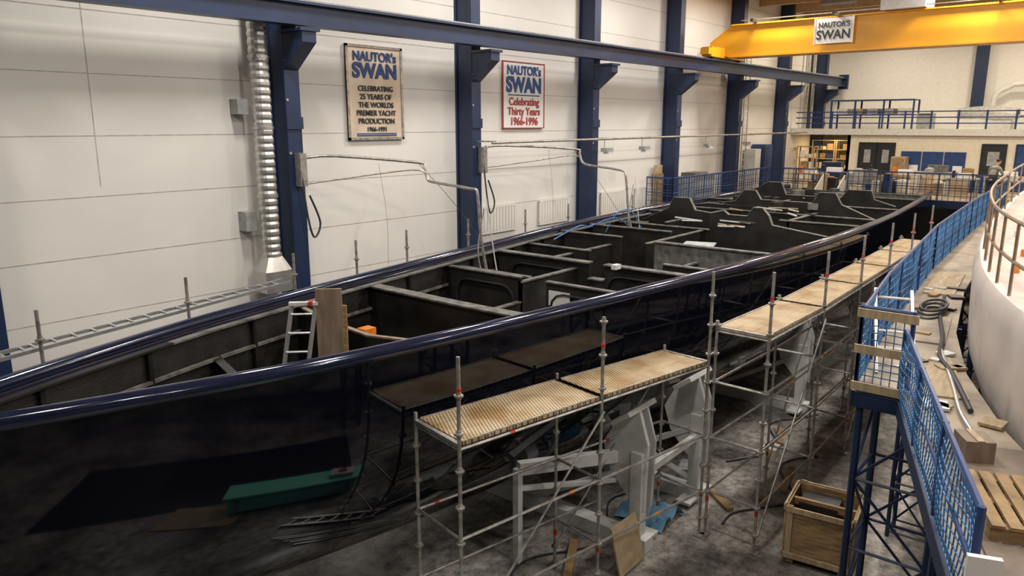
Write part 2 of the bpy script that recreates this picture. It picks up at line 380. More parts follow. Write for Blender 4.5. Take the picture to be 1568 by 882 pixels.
def lon(y,xa,xb,z,k='carbon2',zb=2.0,th=.06):
    z+=dz(xa)
    b.bb((xa,YC+y,zb),(xb,YC+y+th,z),k); b.bb((xa,YC+y-.03,z),(xb,YC+y+.09,z+.03),'primer')
lon(.35,9.3,11.7,3.7,zb=2.1); lon(.35,11.7,13.7,4.1,zb=2.1); lon(1.5,13.8,17,4.1); lon(-1.0,13.8,17,3.9); lon(.4,17,20.2,4.2); lon(1.6,20.3,24.5,4.3); lon(-1.3,22.4,26.8,4.35,zb=3); lon(.8,26,32,4.35,zb=3)
for xa,xb,z,w in((6,9.2,1.9,1.2),(9.3,13.7,1.7,1.9),(13.8,20.2,1.7,2.5),(20.3,26,2.0,2.6),(26,31,2.8,2.3)): b.bb((xa,YC-w,z-.04),(xb,YC+w,z),'carbon')
for lvl in (.45,1.1):
    for sg_ in(1,-1):
        pts=[]
        for i in range(60):
            x=1.6+i*.54
            w=hw(x)-.16; D=hd(x)-.3; t=min(lvl/D,.95); y=w*(1-t**EX)**(1/EX)-.05
            pts.append((x,YC+sg_*max(y,.02),hz(x)-.12-lvl))
        b.tube(pts,.035,'primer' if lvl<1 else 'carbon2',5)
for sg_ in (1,-1):
    pts=[(x,YC+sg_*(max(hw(x)-.23,.02)),hz(x)-.1) for x in [1+.55*i for i in range(60)]]
    for i in range(len(pts)-1): b.beam(pts[i],pts[i+1],.13,.03,'primer' if i>6 else 'carbon2')
for x in [3,4.5,6.4,8.3,10.4,12.7,14.5,16,18,19.5,23,27.8]:
    for sg_ in(1,-1):
        pts=[]
        for i in range(10):
            th=PI/2*i/10; w=hw(x)-.2;D=hd(x)-.35
            pts.append((x,YC+sg_*w*math.cos(th)**(2/EX),hz(x)-.15-D*math.sin(th)**(2/EX)))
        b.tube(pts,.045,'carbon2',5)
def rrframe(x,ya,yb,za,zb,r=.3,k='carbon'):
    pts=[]
    for (cy,cz,a0) in ((yb-r,zb-r,0),(ya+r,zb-r,90),(ya+r,za+r,180),(yb-r,za+r,270)):
        for a in (0,30,60,90):
            t=math.radians(a0+a); pts.append((x,YC+cy+r*math.cos(t),cz+r*math.sin(t)))
    pts.append(pts[0]); b.tube(pts,.03,k,5)
for (x,ya,yb,za,zb) in ((11.66,-2.2,-.45,2.3,3.85),(11.66,.5,2.1,2.4,3.85),(13.66,-2.1,-.5,2.5,3.9),(13.66,.4,2.2,2.5,3.9)):
    rrframe(x,ya,yb,za,zb,k='primer' if x<0 else 'carbon2')
b.done(False,parent=hull)
b=B('interior_fittings')
b.box((8.2,10.0,3.5),(.25,.22,.25),'orange'); b.box((8.0,9.6,3.3),(.35,.3,.2),'white'); b.box((13.5,8.2,4.15),(.2,.12,.1),'white'); b.box((11.66,8.35,3.75),(.02,.5,.3),'white')
b.box((13.2,9.0,3.2),(.4,.4,.5),'plastic'); b.box((18.3,8.6,4.0),(.8,.8,.03),'plastic',.3)
for i in range(30):
    x=18.5+random.random()*13; y=YC+random.uniform(-2,2); b.beam((x,y,4.42),(x+random.uniform(-.8,.8),y+random.uniform(.3,.9),4.46),.05,.03,random.choice(['white','primer','ply','carbon2']))
for i in range(14):
    x=21+random.random()*11; y=YC+random.uniform(-2,2); b.box((x,y,4.5),(.3,.3,.2),random.choice(['carbon','primer','carbon','dark','carbon2']),random.random())
b.tube([(15.5,11.3,4.2),(16.2,11,4.5),(17,11.2,4.4),(17.6,10.8,4.6),(18.5,10.9,4.3)],.018,'net',6,6)
b.tube([(17.5,11.0,4.2),(17.7,10.8,4.7),(18.3,10.7,4.75),(18.6,10.5,4.2),(18.8,10.3,3.6)],.014,'net',6,6)
b.beam((5.2,YC-1.0,3.0),(5.6,YC-.2,3.05),.04,.3,'ply')
b.done(False,parent=hull)
b=B('upright_plywood_board'); b.box((6.95,9.35,3.15),(.05,.40,2.95),'board',rz=.75); b.box((7.12,9.22,3.05),(.05,.1,2.6),'wood',rz=.75); b.done(False)
def ladder(name,p,q,w,n,side):
    l=B(name); p=Vector(p);q=Vector(q);s_=Vector(side).normalized()*w/2
    for sg_ in(1,-1): l.beam(p+s_*sg_,q+s_*sg_,.035,.07,'alu')
    for i in range(n):
        c=p.lerp(q,(i+.5)/n); l.cyl(c-s_,c+s_,.018,'alu',6)
    return l
l=ladder('aluminium_ladder',(5.9,9.3,1.9),(6.68,9.62,4.38),.36,9,(.7,-.7,0)); l.box((6.68,9.62,4.4),(.09,.44,.05),'white',.78); l.box((6.72,9.5,4.42),(.06,.12,.05),'tape',-.8); l.done(False)
# ------------------------------------------------------------------ scaffolds
def post(s,x,y,z1,z0=0.0,tape=True):
    s.cyl((x,y,z0+.04),(x,y,z1),.026,'galv',8); s.box((x,y,z0+.02),(.16,.16,.03),'galv')
    z=z0+.35
    while z<z1-.05:
        s.cyl((x,y,z-.012),(x,y,z+.012),.062,'galv',8)
        s.cyl((x,y,z-.05),(x,y,z+.05),.034,'galv',8)
        z+=.5
    if tape:
        zz=z0+.5+random.random()*.3; s.cyl((x,y,zz),(x,y,zz+.09),.03,'tape',8)
        if z1>4: s.cyl((x,y,z1-.45),(x,y,z1-.4),.032,'tape',8)
def deck(s,o0,o1,i0,i1,z):
    o0,o1,i0,i1=[Vector((p[0],p[1],z)) for p in (o0,o1,i0,i1)]
    npl=3
    for j in range(npl):
        a=(j+.5)/npl; p=o0.lerp(i0,a); q=o1.lerp(i1,a); w=(i0-o0).length/npl
        d=(q-p).normalized()*.06
        s.beam(p+d,q-d,w-.008,.045,'perf')
        for e in((-1,) if j==0 else (1,) if j==npl-1 else ()):
            n=(i0-o0).normalized()*(w/2-.02)*e
            s.beam(p+d+n+Vector((0,0,.012)),q-d+n+Vector((0,0,.012)),.022,.05,'galv')
    for p,q in((o0,i0),(o1,i1)): s.beam(p,q,.06,.05,'galv')
def scaff(name,outer,inner,zd,ztop,levels):
    s=B(name)
    for i,(p,q) in enumerate(zip(outer,inner)):
        post(s,p[0],p[1],ztop[i]); post(s,q[0],q[1],zd+.12)
        for z in levels+[zd-.06]: s.cyl((p[0],p[1],z),(q[0],q[1],z),.022,'galv',6)
    for i in range(len(outer)-1):
        for row in(outer,inner):
            p,q=row[i],row[i+1]
            for z in levels+[zd-.06]:
                s.cyl((p[0],p[1],z),(q[0],q[1],z),.022,'galv',6)
                if random.random()<.5:
                    P=Vector((p[0],p[1],z));Q=Vector((q[0],q[1],z)); t=random.random()*.8; s.cyl(P.lerp(Q,t),P.lerp(Q,t+.03),.025,random.choice(['tape','tape','orange']),6)
        deck(s,outer[i],outer[i+1],inner[i],inner[i+1],zd)
        p,q=outer[i],outer[i+1]
        if i%2==0: s.cyl((p[0],p[1]-.05,.35),(q[0],q[1]-.05,zd-.2),.018,'galv',6)
        p,q=inner[i],inner[i+1]
        if i%2==1: s.cyl((p[0],p[1],.35),(q[0],q[1],zd-.2),.018,'galv',6)
    return s
o1=[(6.32,6.02),(8.85,5.55),(11.40,5.07)]; i1=[(6.53,7.02),(9.05,6.5),(11.5,5.95)]
scaff('scaffold_tower',o1,i1,3.2,[4.35,4.42,4.75],[.85,1.9]).done(True)
o2=[(11.45,4.10),(14.0,4.05),(16.55,4.1),(19.1,4.15),(21.6,4.2),(24.1,4.25)]
i2=[(11.5,5.0),(14.05,4.9),(16.6,4.9),(19.15,4.9),(21.65,4.95),(24.15,5.0)]
scaff('scaffold_run',o2,i2,3.8,[4.85]*6,[.85,1.85,2.85]).done(True)
s=B('scaffold_run')
wp=[(3.4,10.75),(5.7,11.3),(8.1,11.9),(9.9,12.3),(11.6,12.6),(14,12.9),(16.6,13.1),(18.7,13.1),(22.5,13.1)]
for i,p in enumerate(wp):
    post(s,p[0],p[1],4.75)
    if i<len(wp)-1:
        q=wp[i+1]; zz=4.2 if i<2 else 3.8
        s.beam((p[0],p[1]+.4,zz),(q[0],q[1]+.4,zz),.03,.05,'alu'); s.beam((p[0],p[1]+.1,zz),(q[0],q[1]+.1,zz),.03,.05,'alu')
        for j in range(8):
            t=j/8; x=p[0]+(q[0]-p[0])*t; y=p[1]+(q[1]-p[1])*t; s.beam((x,y+.1,zz),(x,y+.4,zz),.03,.03,'alu')
for d_ in (0,.3):
    s.beam((1.0,10.2+d_,4.2),(3.4,10.85+d_,4.2),.03,.05,'alu')
for j in range(9): s.beam((1.1+j*.27,10.25+j*.07,4.2),(1.1+j*.27,10.55+j*.07,4.2),.03,.03,'alu')
s.done(True)
# ------------------------------------------------------------------ cradle
def cradle(x):
    c=B('white_keel_cradle')
    c.bb((x-.15,5.5,0),(x+.15,12.4,.25),'white')
    for sg_,ye in ((-1,5.75),(1,12.25)):
        c.bb((x-.11,ye-.11,.2),(x+.11,ye+.11,1.75),'white')
        P=[(x-.04,ye+sg_*.13,.7),(x-.04,ye+sg_*.17,1.9),(x-.04,ye+sg_*-.02,2.5),(x-.04,ye+sg_*-.42,2.28),(x-.04,ye-sg_*.7,1.75),(x-.04,ye-sg_*.55,1.3),(x-.04,ye-sg_*.2,.9)]
        c.prism(P,(.08,0,0),'white'); c.prism([(p_[0]+.26,p_[1],p_[2]) for p_ in P],(.05,0,0),'white')
        c.box((x+.1,ye-sg_*.2,2.38),(.9,.42,.09),'white',R=Matrix.Rotation(sg_*.62,3,'X'))
        c.beam((x,ye,1.5),(x,YC+sg_*1.0,.2),.11,.11,'white')
        c.beam((x-.5,ye,.1),(x+.5,ye,.1),.3,.06,'white')
    return c
c=cradle(10.4); c.beam((10.4,5.75,1.3),(12.6,5.75,1.3),.1,.14,'white'); c.beam((8.7,7.0,1.7),(10.4,6.2,1.55),.14,.22,'white'); c.beam((8.7,7.0,1.35),(10.4,6.2,1.1),.08,.08,'white'); c.beam((8.7,7.0,0),(8.7,7.0,1.7),.12,.12,'white'); c.beam((10.4,5.9,1.9),(12.6,5.9,.4),.1,.1,'white')
c.done(False,.01)
cradle(12.6).done(False,.01); cradle(18.5).done(False,.01); cradle(24.5).done(False,.01)
# ------------------------------------------------------------------ floor items
b=B('wooden_crate'); cx,cy=12.1,3.2; rz=.12
def rb(c,d,k):
    R=Matrix.Rotation(rz,3,'Z'); v=R@Vector(c); b.box((cx+v.x,cy+v.y,c[2]),d,k,rz)
for sx in(-.5,.5):
    rb((sx,0,.57),(.025,1.0,.86),'wood')
    for yy in(-.44,.44): rb((sx*1.04,yy,.57),(.03,.09,.95),'ply')
    for zz in (.16,.98): rb((sx*1.07,0,zz),(.03,1.0,.09),'ply')
for sy in(-.5,.5):
    rb((0,sy,.57),(1.0,.025,.86),'wood')
    for xx in(-.44,.44): rb((xx,sy*1.04,.57),(.09,.03,.95),'ply')
    for zz in (.16,.98): rb((0,sy*1.07,zz),(1.0,.03,.09),'ply')
    rb((0,sy*.8,.06),(1.0,.12,.1),'wood')
rb((0,0,.15),(.98,.98,.03),'wood'); rb((0,0,.9),(.06,.98,.12),'wood'); rb((.2,.1,.7),(.5,.6,.4),'dark')
b.done(False)
b=B('teal_workbench'); tx,ty,tr=5.3,4.9,.15; b.box((tx,ty,.72),(2.7,.6,.06),'teal',tr); b.box((tx,ty,.4),(2.5,.5,.5),'teal',tr)
for a in(-1.1,1.1):
    for c_ in(-.25,.25): b.box((tx+a*math.cos(tr)-c_*math.sin(tr),ty+a*math.sin(tr)+c_*math.cos(tr),.35),(.07,.07,.7),'grey',tr)
b.box((6.2,5.05,.82),(.5,.3,.14),'white',.3); b.box((6.2,5.05,.92),(.15,.12,.06),'tape'); b.done(False)
b=B('plywood_sheet_on_floor'); b.box((3.6,4.7,.02),(1.6,.9,.03),'ply',.4); b.done(False)
b=B('added_reflection_darkener'); b.box((3.6,2.6,.008),(6.5,3.0,.012),'dark',.1)  # unseen dark sheet, added so the glossy hull mirrors a darker floor
for i in range(8): b.box((.6+i*.85,2.3+i*.09,.016),(.02,2.9,.006),'hose',.1)
b.done(False)
b=B('black_plastic_sheet')
rings=[]
for i in range(12):
    rings.append([(6.8+i*.13,5.9+j*.12+.1*math.sin(i*.9),.02+.12*abs(math.sin(i*1.3+j*.9))*(1-abs(i-6)/7)) for j in range(9)])
b.loft(rings,'black'); b.done(True)
b=B('blue_tarpaulin')
rings=[]
for i in range(10):
    rings.append([(11.0+i*.1,5.6+j*.12,.02+.35*abs(math.sin(i*.7+j*.8))*(1-abs(i-5)/6)) for j in range(9)])
b.loft(rings,'tarp'); b.box((11.2,5.95,.75),(.5,.04,1.0),'plastic',.3); b.done(True)
b=B('leaning_plywood_sheet'); b.box((9.75,5.55,.42),(.75,.03,.8),'ply',R=Matrix.Rotation(-.25,3,'X')); b.done(False)
b=B('floor_timber_offcuts')
for (x,y,l_,r) in ((9.2,6.3,1.4,.5),(8.6,5.2,.9,-.3),(12.8,5.3,.8,.9),(14.5,4.6,1.2,.2),(8.0,6.3,1.0,1.0),(16.5,5.5,.9,.4)): b.box((x,y,.04),(l_,.14,.06),'wood',r)
b.box((13.3,6.2,.15),(.5,.4,.3),'grey',.3); b.box((15.4,5.3,.12),(.4,.3,.24),'cream',.1); b.done(False)
b=B('floor_cables')
for k_,(x,y) in enumerate(((8,6.6),(12,4.6),(14.5,5.6))): b.tube([(x+i*.5,y+.35*math.sin(i*1.1+k_),.025) for i in range(9)],.02,'hose',5,4)
b.done(True)
b=B('scaffold_parts_stack')
for i in range(5): b.cyl((5.0+i*.1,6.6+i*.14,.08+.05*(i%2)),(7.1+i*.1,7.4+i*.12,.08+.05*(i%2)),.026,'alu',6)
b.beam((5.1,6.1,.06),(6.9,7.0,.06),.05,.09,'alu'); b.beam((5.3,5.9,.06),(7.1,6.8,.06),.05,.09,'alu')
for i in range(7): b.beam((5.2+i*.27,6.13+i*.135,.06),(5.4+i*.27,5.95+i*.135,.06),.04,.04,'alu')
b.done(False)
# ------------------------------------------------------------------ walkway + mezzanine
WZ=4.05
EDGE=[(2.0,-.7),(5.0,.4),(9.15,1.7),(9.15,2.2),(11.7,2.5),(18.1,3.05),(24.6,3.35),(34.65,3.7)]
BOAT=[(-2,-5.0),(2.5,-2.6),(5.0,-1.3),(7,-.25),(8.7,.52),(10.5,1.14),(12.6,1.6),(16,2.02),(20.7,2.3),(26,2.5),(32,2.5),(34,2.4)]
b=B('elevated_walkway')
top=EDGE+[(34.65,2.6)]+[(x,y+.12) for x,y in reversed(BOAT[2:-1])]+[(2.0,-3.0)]
b.prism([(x,y,WZ-.06) for x,y in top],(0,0,.06),'walkply')
for p,q in zip(EDGE[:-1],EDGE[1:]): b.beam((p[0],p[1],WZ-.14),(q[0],q[1],WZ-.14),.1,.18,'blue')
def lattice(x,y,w=.5,ztop=3.9,dx=.5,r=.035):
    cs=[(x,y),(x+dx,y),(x+dx,y-w),(x,y-w)]
    for c_ in cs: b.cyl((c_[0],c_[1],0),(c_[0],c_[1],ztop),r,'blue',6)
    n=4
    for i in range(n):
        z0=.1+i*(ztop-.2)/n; z1=.1+(i+1)*(ztop-.2)/n
        for j in range(4):
            p=cs[j];q=cs[(j+1)%4]
            b.cyl((p[0],p[1],z0),(q[0],q[1],z0),.02,'blue',5)
            if (i+j)%2: b.cyl((p[0],p[1],z0),(q[0],q[1],z1),.02,'blue',5)
            else: b.cyl((q[0],q[1],z0),(p[0],p[1],z1),.02,'blue',5)
lattice(9.2,2.15,.9,dx=.9,r=.045); lattice(7.0,.9,.6,r=.04); lattice(13.5,2.5,.7); lattice(17.5,2.8,.7); lattice(22,3.0,.7); lattice(27,3.2,.6)
for (x,y,sx,sy,r,k) in ((7.4,.5,1.5,.9,.33,'walkmat'),(5.6,-.2,1.6,1.0,.33,'walkmat'),(10.2,1.55,1.7,.5,.28,'ply'),(12.6,2.05,1.8,.45,.12,'walkply'),(16.5,2.55,2.4,.5,.08,'ply')): b.box((x,y,WZ+.012),(sx,sy,.02),k,r)
b.done(False)
def net(s,p,q,z0,h,cell=.11,k='net',pk='blue2',sag=0.0):
    p=Vector((p[0],p[1],z0));q=Vector((q[0],q[1],z0)); L_=(q-p).length
    n=max(1,int(round(L_/cell))); m=max(1,int(round(h/cell))); r=.0065 if cell<.15 else .012
    nrm=(q-p).normalized().cross(Vector((0,0,1)))
    def pt(i,j):
        w=sag*math.sin(i*.35)*math.sin(PI*j/m); return p.lerp(q,i/n)+Vector((0,0,h*j/m+sag*.5*math.sin(i*.5)*(j/m)))+nrm*w
    for i in range(n+1):
        if sag:
            for j in range(m): s.beam(pt(i,j),pt(i,j+1),r*1.6,r*1.6,k)
        else: s.beam(pt(i,0),pt(i,m),r*1.6,r*1.6,k)
    for j in range(m+1):
        if sag:
            for i in range(n): s.beam(pt(i,j),pt(i+1,j),r*1.6,r*1.6,k)
        else: s.beam(pt(0,j),pt(n,j),r*1.6,r*1.6,k)
    np_=max(1,int(round(L_/1.3)))
    for i in range(np_+1):
        a=p.lerp(q,i/np_); s.cyl(a,a+Vector((0,0,h+.06)),.025,pk,6)
    s.cyl(p+Vector((0,0,h+.04)),q+Vector((0,0,h+.04)),.025,pk,6); s.cyl(p+Vector((0,0,h*.5)),q+Vector((0,0,h*.5)),.018,pk,6)
b=B('walkway_safety_net_railing')
net(b,(5.0,.43),(9.1,1.72),WZ,.74,.085,sag=.04)
net(b,(9.1,1.66),(9.1,2.2),WZ,.95,.085,sag=.02)
for z in(4.1,4.55,4.98): b.beam((9.05,1.60,z),(9.05,2.24,z),.03,.10,'ply')
net(b,(9.1,2.2),(11.7,2.52),WZ,.9,.1,sag=.03); net(b,(11.7,2.52),(18.1,3.07),WZ,.9,.12,sag=.03); net(b,(18.1,3.07),(24.6,3.37),WZ,.9,.16); net(b,(24.6,3.37),(34.5,3.69),WZ,.9,.22)
b.done(False)
b=B('white_end_board'); b.box((4.75,.36,4.36),(.04,.18,.6),'signwhite',.35); b.done(False)
ladder('walkway_ladder',(9.9,1.95,4.05),(10.5,2.2,5.0),.42,5,(.25,-1,0)).done(False)
b=B('timber_pallet')
R=Matrix.Rotation(.35,3,'Z'); pc=Vector((6.75,.3,WZ))
for i in range(6): b.box(pc+R@Vector((0,-.3+i*.12,.14)),(1.0,.09,.025),'wood',.35)
for i in(-.43,0,.43): b.box(pc+R@Vector((i,0,.065)),(.1,.7,.12),'wood',.35)
b.done(False)
b=B('cardboard_box'); b.box((7.75,.8,WZ+.12),(.3,.25,.22),'board',.5); b.box((7.75,.8,WZ+.235),(.3,.06,.01),'ply',.5); b.done(False)
b=B('walkway_debris')
for i in range(16):
    x=8.5+random.random()*8; y=interp(BOAT,x)+random.uniform(.2,.7); b.box((x,y,WZ+.03),(random.uniform(.08,.35),random.uniform(.05,.25),.03),random.choice(['plastic','white','wood','dark','ply']),random.random()*3)
b.done(False)
b=B('walkway_hose'); b.tube([(9.0,1.0,WZ+.04),(10.2,1.37,WZ+.05),(11,1.65,WZ+.04),(12,1.8,WZ+.06),(13.5,2.1,WZ+.04),(15,2.3,WZ+.05)],.03,'hose',8,8)
b.tube([(7.9,.7,WZ+.04),(8.8,1.05,WZ+.04),(9.8,1.3,WZ+.04),(11.4,1.72,WZ+.05)],.022,'alu',8,8)
for k_ in range(3): b.tube([(13.6+.5*math.cos(a*.6)+k_*.1,2.25+.18*math.sin(a*.6),WZ+.03+k_*.045) for a in range(12)],.022,'hose',6,3)
b.done(True)
b=B('mezzanine_deck'); b.bb((34.8,-14,WZ-.25),(46.98,14.48,WZ),'walkply'); b.bb((25.5,13.15,WZ-.2),(34.8,14.48,WZ),'grey')
b.bb((34.7,-14,WZ-.3),(34.8,13.15,WZ+.02),'blue'); b.done(False)
b=B('mezzanine_railing')
net(b,(34.9,13.1),(34.9,10.6),WZ,1.05,.22,'blue2'); net(b,(34.9,9.6),(34.9,3.7),WZ,1.05,.22,'blue2'); net(b,(25.6,13.2),(34.9,13.2),WZ,1.05,.22,'blue2'); net(b,(25.6,13.2),(25.6,14.3),WZ,1.05,.22,'blue2')
b.done(False)
b=B('plywood_steps')
for i in range(4): b.bb((34.4-i*.28,9.7,WZ-.2-i*.2),(34.65-i*.28,10.5,WZ-.16-i*.2),'ply')
for yy in (9.65,10.55): b.prism([(34.68,yy,WZ+.9),(34.68,yy,WZ),(33.2,yy,WZ-.9),(33.1,yy,WZ)],(0,.04,0),'signwhite')
b.done(False)
GX=41.5; GZ=6.85
b=B('gallery_floor_slab'); b.bb((GX-.1,-14,GZ-.25),(46.98,14.48,GZ),'white'); b.bb((GX-.16,-14,GZ-.28),(GX-.1,14.48,GZ+.03),'white'); b.done(False)
b=B('wall_gallery_front'); b.bb((GX,-14,WZ),(GX+.15,11.6,GZ-.25),'cream'); b.bb((GX,11.45,WZ),(46.98,11.6,GZ-.25),'cream'); b.done(False)
b=B('gallery_railing')
for zz in (.3,.58,.86): b.cyl((GX-.05,-14,GZ+zz),(GX-.05,14.3,GZ+zz),.032,'blue2',6)
y=-14
while y<14.4: b.cyl((GX-.05,y,GZ),(GX-.05,y,GZ+.9),.045,'blue2',6); y+=1.15
b.done(False)
def door(name,ya,yb,k,win=True,z1=2.1):
    d=B(name); d.bb((GX-.04,ya,WZ),(GX-.002,yb,WZ+z1),k)
    for e in ((ya-.06,ya),(yb,yb+.06)): d.bb((GX-.07,e[0],WZ),(GX-.002,e[1],WZ+z1+.06),'dark' if k=='dark' else 'blue')
    d.bb((GX-.07,ya,WZ+z1),(GX-.002,yb,WZ+z1+.06),'dark' if k=='dark' else 'blue')
    if win: d.bb((GX-.055,ya+.22,WZ+1.15),(GX-.04,yb-.22,WZ+1.8),'grey')
    d.cyl((GX-.1,ya+.1,WZ+1),(GX-.04,ya+.1,WZ+1),.02,'galv',6); d.done(False)
door('door_1',10.2,10.95,'dark'); door('door_2',9.35,10.1,'dark'); door('door_3',4.65,5.55,'dark'); door('door_4',3.2,4.2,'blue2',False)
b=B('blue_pin_board')
for i in range(3): b.bb((GX-.05,6.2+i*.95,WZ+.7),(GX-.003,7.1+i*.95,WZ+1.75),'blue2'); b.bb((GX-.07,6.3+i*.95,WZ+.8),(GX-.05,6.7+i*.95,WZ+1.1),'signwhite')
b.done(False)
b=B('plywood_cabinet'); b.bb((40.6,8.6,WZ),(41.3,9.25,WZ+1.5),'ply'); b.bb((40.57,8.65,WZ+.08),(40.6,8.91,WZ+1.45),'wood'); b.bb((40.57,8.94,WZ+.08),(40.6,9.2,WZ+1.45),'wood'); b.done(False)
b=B('grey_workbench')
b.bb((39.4,6.3,WZ+.8),(40.2,8.3,WZ+.88),'grey')
for y in(6.35,8.25):
    for x in(39.45,40.15): b.bb((x-.03,y-.03,WZ),(x+.03,y+.03,WZ+.8),'grey')
b.bb((39.5,6.6,WZ+.88),(40,7.4,WZ+1.2),'primer'); b.done(False)
def shelf(name,x,ya,yb,h=2.2,n=5,d=.5):
    s=B(name)
    for y in(ya,yb):
        for xx in(x,x+d): s.bb((xx-.03,y-.03,WZ),(xx+.03,y+.03,WZ+h),'ply')
    for i in range(n):
        z=WZ+.1+i*(h-.15)/(n-1); s.bb((x,ya,z),(x+d,yb,z+.04),'ply')
        y=ya+.1
        while y<yb-.3 and i<n-1:
            w=random.uniform(.15,.4); s.bb((x+.05,y,z+.04),(x+d-.05,y+w,z+.04+random.uniform(.15,.38)),random.choice(['wood','ply','signwhite','grey','blue2','cream'])); y+=w+.06
    s.done(False)
shelf('timber_storage_shelf',44.5,11.8,13.0); shelf('timber_storage_shelf',44.5,13.1,14.3); shelf('timber_storage_shelf',42.0,13.4,14.3,1.9,4)
b=B('blue_tool_cabinet'); b.bb((41.8,11.9,WZ),(42.4,12.9,WZ+1.1),'blue2')
for i in range(4): b.bb((41.77,11.95,WZ+.1+i*.25),(41.8,12.85,WZ+.3+i*.25),'blue')
b.done(False)
b=B('grey_machine_cabinet'); b.bb((27.9,13.4,WZ),(29.6,14.2,WZ+1.0),'grey'); b.bb((28,13.5,WZ+1.0),(29.2,14.1,WZ+1.15),'primer'); b.bb((27.88,13.38,WZ+.9),(29.62,13.42,WZ+1.02),'alu'); b.done(False)
b=B('plywood_offcuts'); b.box((26.45,14.3,WZ+.75),(.6,.05,1.5),'ply'); b.box((26.2,14.1,WZ+.6),(.08,.3,1.2),'wood'); b.done(False)
b=B('tall_blue_locker'); b.bb((36.0,13.8,WZ),(37.0,14.45,WZ+2.1),'blue2'); b.bb((35.98,13.78,WZ+.1),(36.5,13.8,WZ+2.0),'blue'); b.bb((35.1,13.9,WZ),(35.8,14.45,WZ+1.9),'white'); b.done(False)
l=ladder('fixed_access_ladder',(34.4,14.2,WZ),(34.4,14.2,11),.5,22,(1,0,0)); l.done(False)
tabs=((37.5,8.0,1.4,.85,'ply'),(38.2,11.3,1.6,.8,'blue2'),(37,5.6,1.2,.8,'grey'),(36.5,11.9,1.3,.8,'ply'),(36.2,3.9,1.4,.82,'grey'),(38.5,4.2,1.6,.85,'ply'))
for (x,y,w,h,k) in tabs:
    b=B('mezzanine_worktable'); b.bb((x,y-w/2,WZ+h-.06),(x+.7,y+w/2,WZ+h),k)
    for yy in(y-w/2+.05,y+w/2-.05):
        for xx in(x+.05,x+.65): b.bb((xx-.03,yy-.03,WZ),(xx+.03,yy+.03,WZ+h-.05),'grey')
    b.bb((x+.1,y-w/4,WZ+h),(x+.5,y+w/6,WZ+h+.2),'signwhite'); b.bb((x+.2,y+w/4,WZ+h),(x+.4,y+w/3,WZ+h+.3),'orange' if k=='ply' else 'dark'); b.done(False)
b=B('mezzanine_stored_goods')
cnt=0
while cnt<30:
    x=random.uniform(35.6,40.2); y=random.uniform(4.8,13.0); h=random.uniform(.3,1.1); w=random.uniform(.25,.6)
    if any(t[0]-.5<x<t[0]+1.2 and abs(y-t[1])<t[2]/2+.45 for t in tabs): continue
    cnt+=1
    b.box((x,y,WZ+h/2),(w,random.uniform(.25,.7),h),random.choice(['blue2','ply','signwhite','grey','wood','cream','dark','blue2']),random.choice([0,0,.3]))
    b.box((x,y,WZ+h+.02),(w*.8,.2,.04),random.choice(['ply','white','dark']))
b.done(False)
b=B('covered_tender_boat')
rings=[]
for i in range(13):
    t=i/12; w=.75*math.sin(PI*min(1,t*1.2+.05)*.5)*(1-.2*max(0,t-.8)*5*.5); hh=.55+.15*math.sin(t*PI)
    rings.append([(44.0+w*math.cos(PI*j/8),7.2-2.6*t,GZ+.5+hh*math.sin(PI*j/8)*.9) for j in range(9)])
b.loft(rings,'grey'); b.bb((43.4,4.8,GZ),(44.6,7.0,GZ+.5),'white'); b.done(True)
b=B('blue_storage_rack')
for y in(9.0,10.4,11.8,13.0):
    for x in (43,44.2): b.bb((x-.04,y-.04,GZ),(x+.04,y+.04,GZ+1.5),'blue2')
for z in(.7,1.45): b.bb((42.95,9,GZ+z),(44.25,13,GZ+z+.06),'blue2')
for i in range(5): b.bb((43.1,9.2+i*.75,GZ+.78),(44.1,9.7+i*.75,GZ+1.05),random.choice(['grey','white','ply']))
b.done(False)
b=B('gallery_crates')
for (y,w,h,k) in ((3.6,.9,.7,'white'),(1.8,1.1,.6,'blue2'),(8.1,.7,.8,'grey'),(2.7,.5,1.0,'grey')): b.bb((43,y,GZ),(43.8,y+w,GZ+h),k); b.bb((42.98,y+.05,GZ+h-.1),(43,y+w-.05,GZ+h-.05),'dark')
b.done(False)
b=B('gallery_duct_pipe'); b.tube([(46.4,6.0,GZ+.02),(46.4,6.0,GZ+1.6),(46.4,5.4,GZ+2.1),(46.4,4.8,GZ+2.25),(46.4,1,GZ+2.3),(46.4,-12,GZ+2.35)],.13,'white',10,3); b.cyl((46.4,.8,GZ+2.3),(46.4,.8,GZ),.08,'white'); b.done(True)
b=B('steel_column'); b.bb((46.7,6.55,GZ),(46.98,7.05,12.8),'blue'); b.bb((46.66,6.5,GZ),(46.7,7.1,12.8),'blue'); b.done(False)
b=B('pipe_riser_bundle')
for i in range(3): b.cyl((42.5+i*.5,14.2,GZ),(42.5+i*.5,14.2,12.5),.07,'dark' if i%2 else 'galv',8)
b.done(True)
